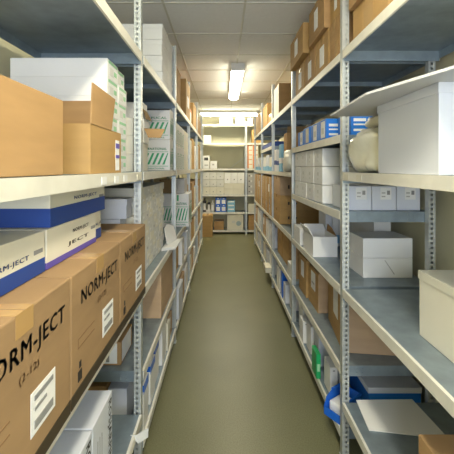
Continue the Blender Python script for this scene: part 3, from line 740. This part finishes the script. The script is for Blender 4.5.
# --- fourth and fifth bays right
for bay,(a,spec) in enumerate(((4.49,[]),(5.76,[]))):
    nm = ['fourth','farthest'][bay]
    for k in range(3):
        ya = a+k*.39
        b = Box('tall_brown_carton', 'tall glossy brown carton, right waist shelf of %s bay, %s along' % (nm, ORD[k+1]), 'carton', 'R', .005, .38, ya, ya+.37, .88, .50, OCHRE, 'tall brown cartons in the far right bays')
        b.patch('A', .42, .58, 0, 1, CLTAPE, 'packing_tape'); b.patch('C', .2, .3, 0, 1, CLTAPE, 'packing_tape')
        if k == 0: b.patch('A', .1, .35, .6, .8, PAPER)
    for k,(h,m) in enumerate(((.18,CREAM),(.22,LILAC),(.2,WHITE))):
        ya = a+.05+k*.36
        b = Box('pale_carton', 'pale carton with blue foot, right side of %s bay, %s along' % (nm, ORD[k+1]), 'carton', 'R', .02, .36, ya, ya+.3, 1.46, h, m, 'pale cartons in the far right bays')
        b.patch('A', 0, 1, 0, .3, LBLUE, 'printed_band'); b.patch('C', 0, 1, 0, .3, LBLUE, 'printed_band')
    for k,(h,m,isb) in enumerate(((.26,LILAC,0),(.30,WHITE,0),(.3,PINKB,1))):
        ya = a+.02+k*.4
        b = Box('pale_box' if not isb else 'brown_carton', ('pale box' if not isb else 'pinkish brown carton')+' on right knee shelf of %s bay, %s along' % (nm, ORD[k+1]), 'box' if not isb else 'carton', 'R', .02, .36, ya, ya+.3, .475, h, m)
        b.patch('A', .2, .6, .5, .85, PAPER)
    for k,(h,m) in enumerate(((.24,WHITE),(.2,LILAC),(.22,CREAM))):
        ya = a+.03+k*.38
        b = Box('low_white_box', 'whitish box on lowest right shelf of %s bay, %s along' % (nm, ORD[k+1]), 'box', 'R', .02, .3, ya, ya+.28, .13, h, m)
        b.lid(m, .03)
b = Box('protruding_card', 'cream box jutting over the edge of the lowest right shelf, fourth bay', 'box', 'R', -.06, .018, 4.6, 4.85, .13, .07, CREAM, parts=False); b.root.name='cream_box'
b = Box('dark_blue_box', 'dark blue flat box on the small upper shelf of the fourth right bay', 'box', 'R', .01, .4, 4.5, 5.6, 1.78, .06, BLUE, parts=False); b.root.name='flat_blue_box'

# ================================================================== FAR WALL SHELVES
def F(name, lab, cat, x0, x1, z, h, m, y0=FY+.02, d=.3, group=None, parts=True):
    return Box(name, lab, cat, 'F', x0, x1, y0, y0+d, z, h, m, group, parts=parts)
b = F('white_carton', 'white carton on the topmost far wall shelf, left one', 'carton', -.08, .23, 2.49, .15, WHITE); b.lid(WHITE,.03)
b = F('white_carton', 'white carton on the topmost far wall shelf, beside the middle post', 'carton', .28, .50, 2.49, .15, WHITE); b.lid(WHITE,.03)
b = F('brown_carton', 'small brown carton on the topmost shelf of the narrow far bay', 'carton', .70, .85, 2.49, .15, OCHRE); b.taped()
b = F('white_carton', 'white carton on the topmost shelf of the narrow far bay', 'carton', .56, .68, 2.49, .15, WHITE)
b = F('low_white_box', 'low white box with grey circle at left end of far second shelf', 'box', -.44, -.28, 2.07, .17, WHITE); b.patch('C',.55,.9,.2,.8,GREYW,'printed_mark')
b = F('brown_carton', 'brown carton on the second shelf of the narrow far bay', 'carton', .66, .86, 2.07, .30, OCHRE); b.taped()
b = F('white_device', 'white device with dark window at left end of far eye level shelf', 'device', -.45, -.31, 1.49, .29, WHITE)
b.patch('C', .15, .8, .62, .85, DARK, 'dark_window', label='dark window'); b.patch('C', .2, .8, .2, .3, GREYC, 'slot')
b = F('white_box', 'small white box beside the white device on far eye level shelf', 'box', -.29, -.14, 1.49, .17, WHITE); b.patch('C',.3,.6,.4,.6,GREYC,'printed_mark')
bm = bmesh.new(); addcyl(bm, (0,0,0), .006, .40, 'x', 10)
o = link('thin_rod', bm, GREYW); o.location = (.33, 8.385, 1.62); o.rotation_euler = (0, math.radians(-38), 0); tag(o, 'thin pale rod leaning against the wall on far eye level shelf', 'rod')
for k in range(2):
    for r in range(5):
        b = F('orange_striped_box', 'orange and white box in narrow far bay, %s from bottom, %s stack' % (ORD[r+1], ['left','right'][k]), 'box', .555+k*.125, .675+k*.125, 1.49+r*.1065+.0002, .106, CREAM, group='orange and white boxes in the narrow far bay')
        b.patch('C', 0, .25, .0, 1, ORANG, 'printed_band'); b.patch('C', .3, .9, .8, .95, ORANG, 'printed_band')
cols = [(-.45,-.30),(-.295,-.145),(-.14,.02)]
for k,(a,bb) in enumerate(cols):
    for r in range(3):
        b = F('storage_box', 'grey cream box on far shelf, %s row, %s column from left' % (['bottom','middle','top'][r], ORD[k+1]), 'box', a, bb, .90+r*.172+.0002, .166, GREYW if r else CREAM, group='grey cream boxes on the far shelf')
        b.lid(GREYW if r else CREAM, .03, .002); b.patch('C',.42,.58,.3,.4,GINK,'printed_mark')
for k,(a,bb) in enumerate(((.03,.245),(.25,.48))):
    for r in range(2):
        b = F('storage_box', 'wide cream box on far shelf, %s row, %s of middle post' % (['lower','upper'][r], ['second left','just left'][k]), 'box', a, bb, .90+r*.125+.0002, .120, CREAM, group='wide cream boxes on the far shelf'); b.lid(CREAM,.03,.002)
for k in range(3):
    b = F('storage_box', 'bright white box atop wide cream boxes on far shelf, %s from left' % ORD[k+1], 'box', .03+k*.152, .178+k*.152, .90+.2505, .25, WHITE, group='bright white boxes on the far shelf'); b.patch('C',.42,.58,.3,.4,GINK,'printed_mark')
for k in range(2):
    for r in range(4):
        b = F('grey_box', 'small grey box in narrow far bay, %s from bottom, %s stack' % (ORD[r+1], ['left','right'][k]), 'box', .555+k*.125, .675+k*.125, .90+r*.12+.0002, .119, GREYC, group='grey boxes in the narrow far bay')
        b.patch('C',.25,.45,.4,.6,INK,'printed_mark'); b.patch('C',.6,.9,.3,.7,GREYW,'printed_mark')
# .50 shelf
def bottle(lab, x, y, z, r, h, m, capm, group):
    e = empty('canister', (x, y, z+.0006)); tag(e, lab, 'canister', group)
    bm = bx(-r, r, -r*.7, r*.7, 0, h*.8, bevel=.012); link('canister_body', bm, m, e)
    bm = bmesh.new(); addcyl(bm, (0,0,h*.8+.005), r*.45, .03, seg=16); addcyl(bm, (0,0,h*.8+.035), r*.5, .03, seg=16); link('cap', bm, capm, e)
    link('label_front', bx(-r*.7, r*.7, -r*.7-.002, -r*.7, h*.12, h*.6), PAPER, e)
    return e
for k in range(2):
    for r in range(2):
        b = F('blue_canister_box', 'royal blue box with white label on far lower shelf, %s %s' % (['lower','upper'][r], ['left','right'][k]), 'box', -.17+k*.125, -.052+k*.125, .50+r*.16+.0002, .158, PBLUE, group='royal blue boxes on the far shelf'); b.root.name='royal_blue_box'
        b.patch('C', .15, .85, .15, .72, PAPER, label='white label'); b.patch('C',.35,.65,.85,.95,PAPER,'printed_mark')
for r in range(3):
    b = F('light_blue_box', 'light blue box beside the royal blue boxes, %s from bottom' % ORD[r+1], 'box', .10, .27, .50+r*.085+.0002, .084, LBLUE, group='light blue boxes on the far shelf'); b.patch('C', .1,.9,.55,.9,PAPER)
bottle('dark canister at the left end of the far lower shelf', -.42, FY+.09, .50, .04, .32, DARK, DARK, None)
bottle('second dark canister on the far lower shelf, beside a white bottle', -.325, FY+.12, .50, .035, .27, DARK, GREYC, None)
bottle('white plastic bottle between dark canisters and blue boxes, far lower shelf', -.235, FY+.09, .50, .04, .26, GREYW, WHITE, None)
b = F('small_white_box', 'small white box in front of dark canisters on far lower shelf', 'box', -.385, -.285, .50, .05, WHITE, y0=FY+.006, d=.05, parts=False); 
b.root.location.y = FY+.03
for r in range(3):
    b = F('folded_cloth', 'folded pale cloth pile layer in narrow far bay, %s from bottom' % ORD[r+1], 'cloth', .57, .80, .50+r*.06+.0002, .058, CREAM, group='folded cloths in the narrow far bay', parts=False)
    b.body.modifiers.new('b','BEVEL').width = .018
# .09 shelf and floor
b = F('brown_carton', 'tall brown carton standing on the floor at left of far shelves', 'carton', -.45, -.23, 0, .47, OCHRE, y0=FY-.34, d=.33); b.taped(TAPE, .06)
b = open_box('open_carton', 'small open brown carton with white contents on the lowest far shelf', 'carton', 'F', -.20, .02, FY+.03, FY+.3, .09, .20, BROWN)
o = link('white_packet', bx(-.19,.01,FY+.04,FY+.29,.095,.27,bevel=.01), PAPER); tag(o, 'white packet inside the small open carton, lowest far shelf', 'packet')
b = F('white_carton', 'big white carton with grey round mark on the lowest far shelf', 'carton', .09, .46, .09, .35, CREAM)
bm = bmesh.new(); addcyl(bm, (.08, -b.d/2-.0006, .15), .055, .0012, 'y', 28); link('round_mark', bm, mat('grey_blue_print',(.35,.45,.5),.6), b.root); b.patch('C',.3,.5,.45,.6,GREYW,'printed_block')
b = F('brown_carton', 'brown carton on the lowest shelf of the narrow far bay', 'carton', .58, .80, .09, .34, BROWN); b.taped(TAPE)

# ------------------------------------------------------------------ camera
cam = bpy.data.cameras.new('camera'); co = bpy.data.objects.new('camera', cam); COL.objects.link(co)
co.location = (0, 0, 1.5); co.rotation_euler = (math.radians(90), 0, 0)
cam.sensor_width = 36; cam.lens = 353/454*36; cam.shift_x = 4/454; cam.shift_y = -59/454
cam.clip_start = .02
SC.camera = co
SC.view_settings.view_transform = 'Standard'; SC.view_settings.look = 'None'; SC.view_settings.gamma = 1
SC.view_settings.use_curve_mapping = False; SC.view_settings.exposure = 0.22
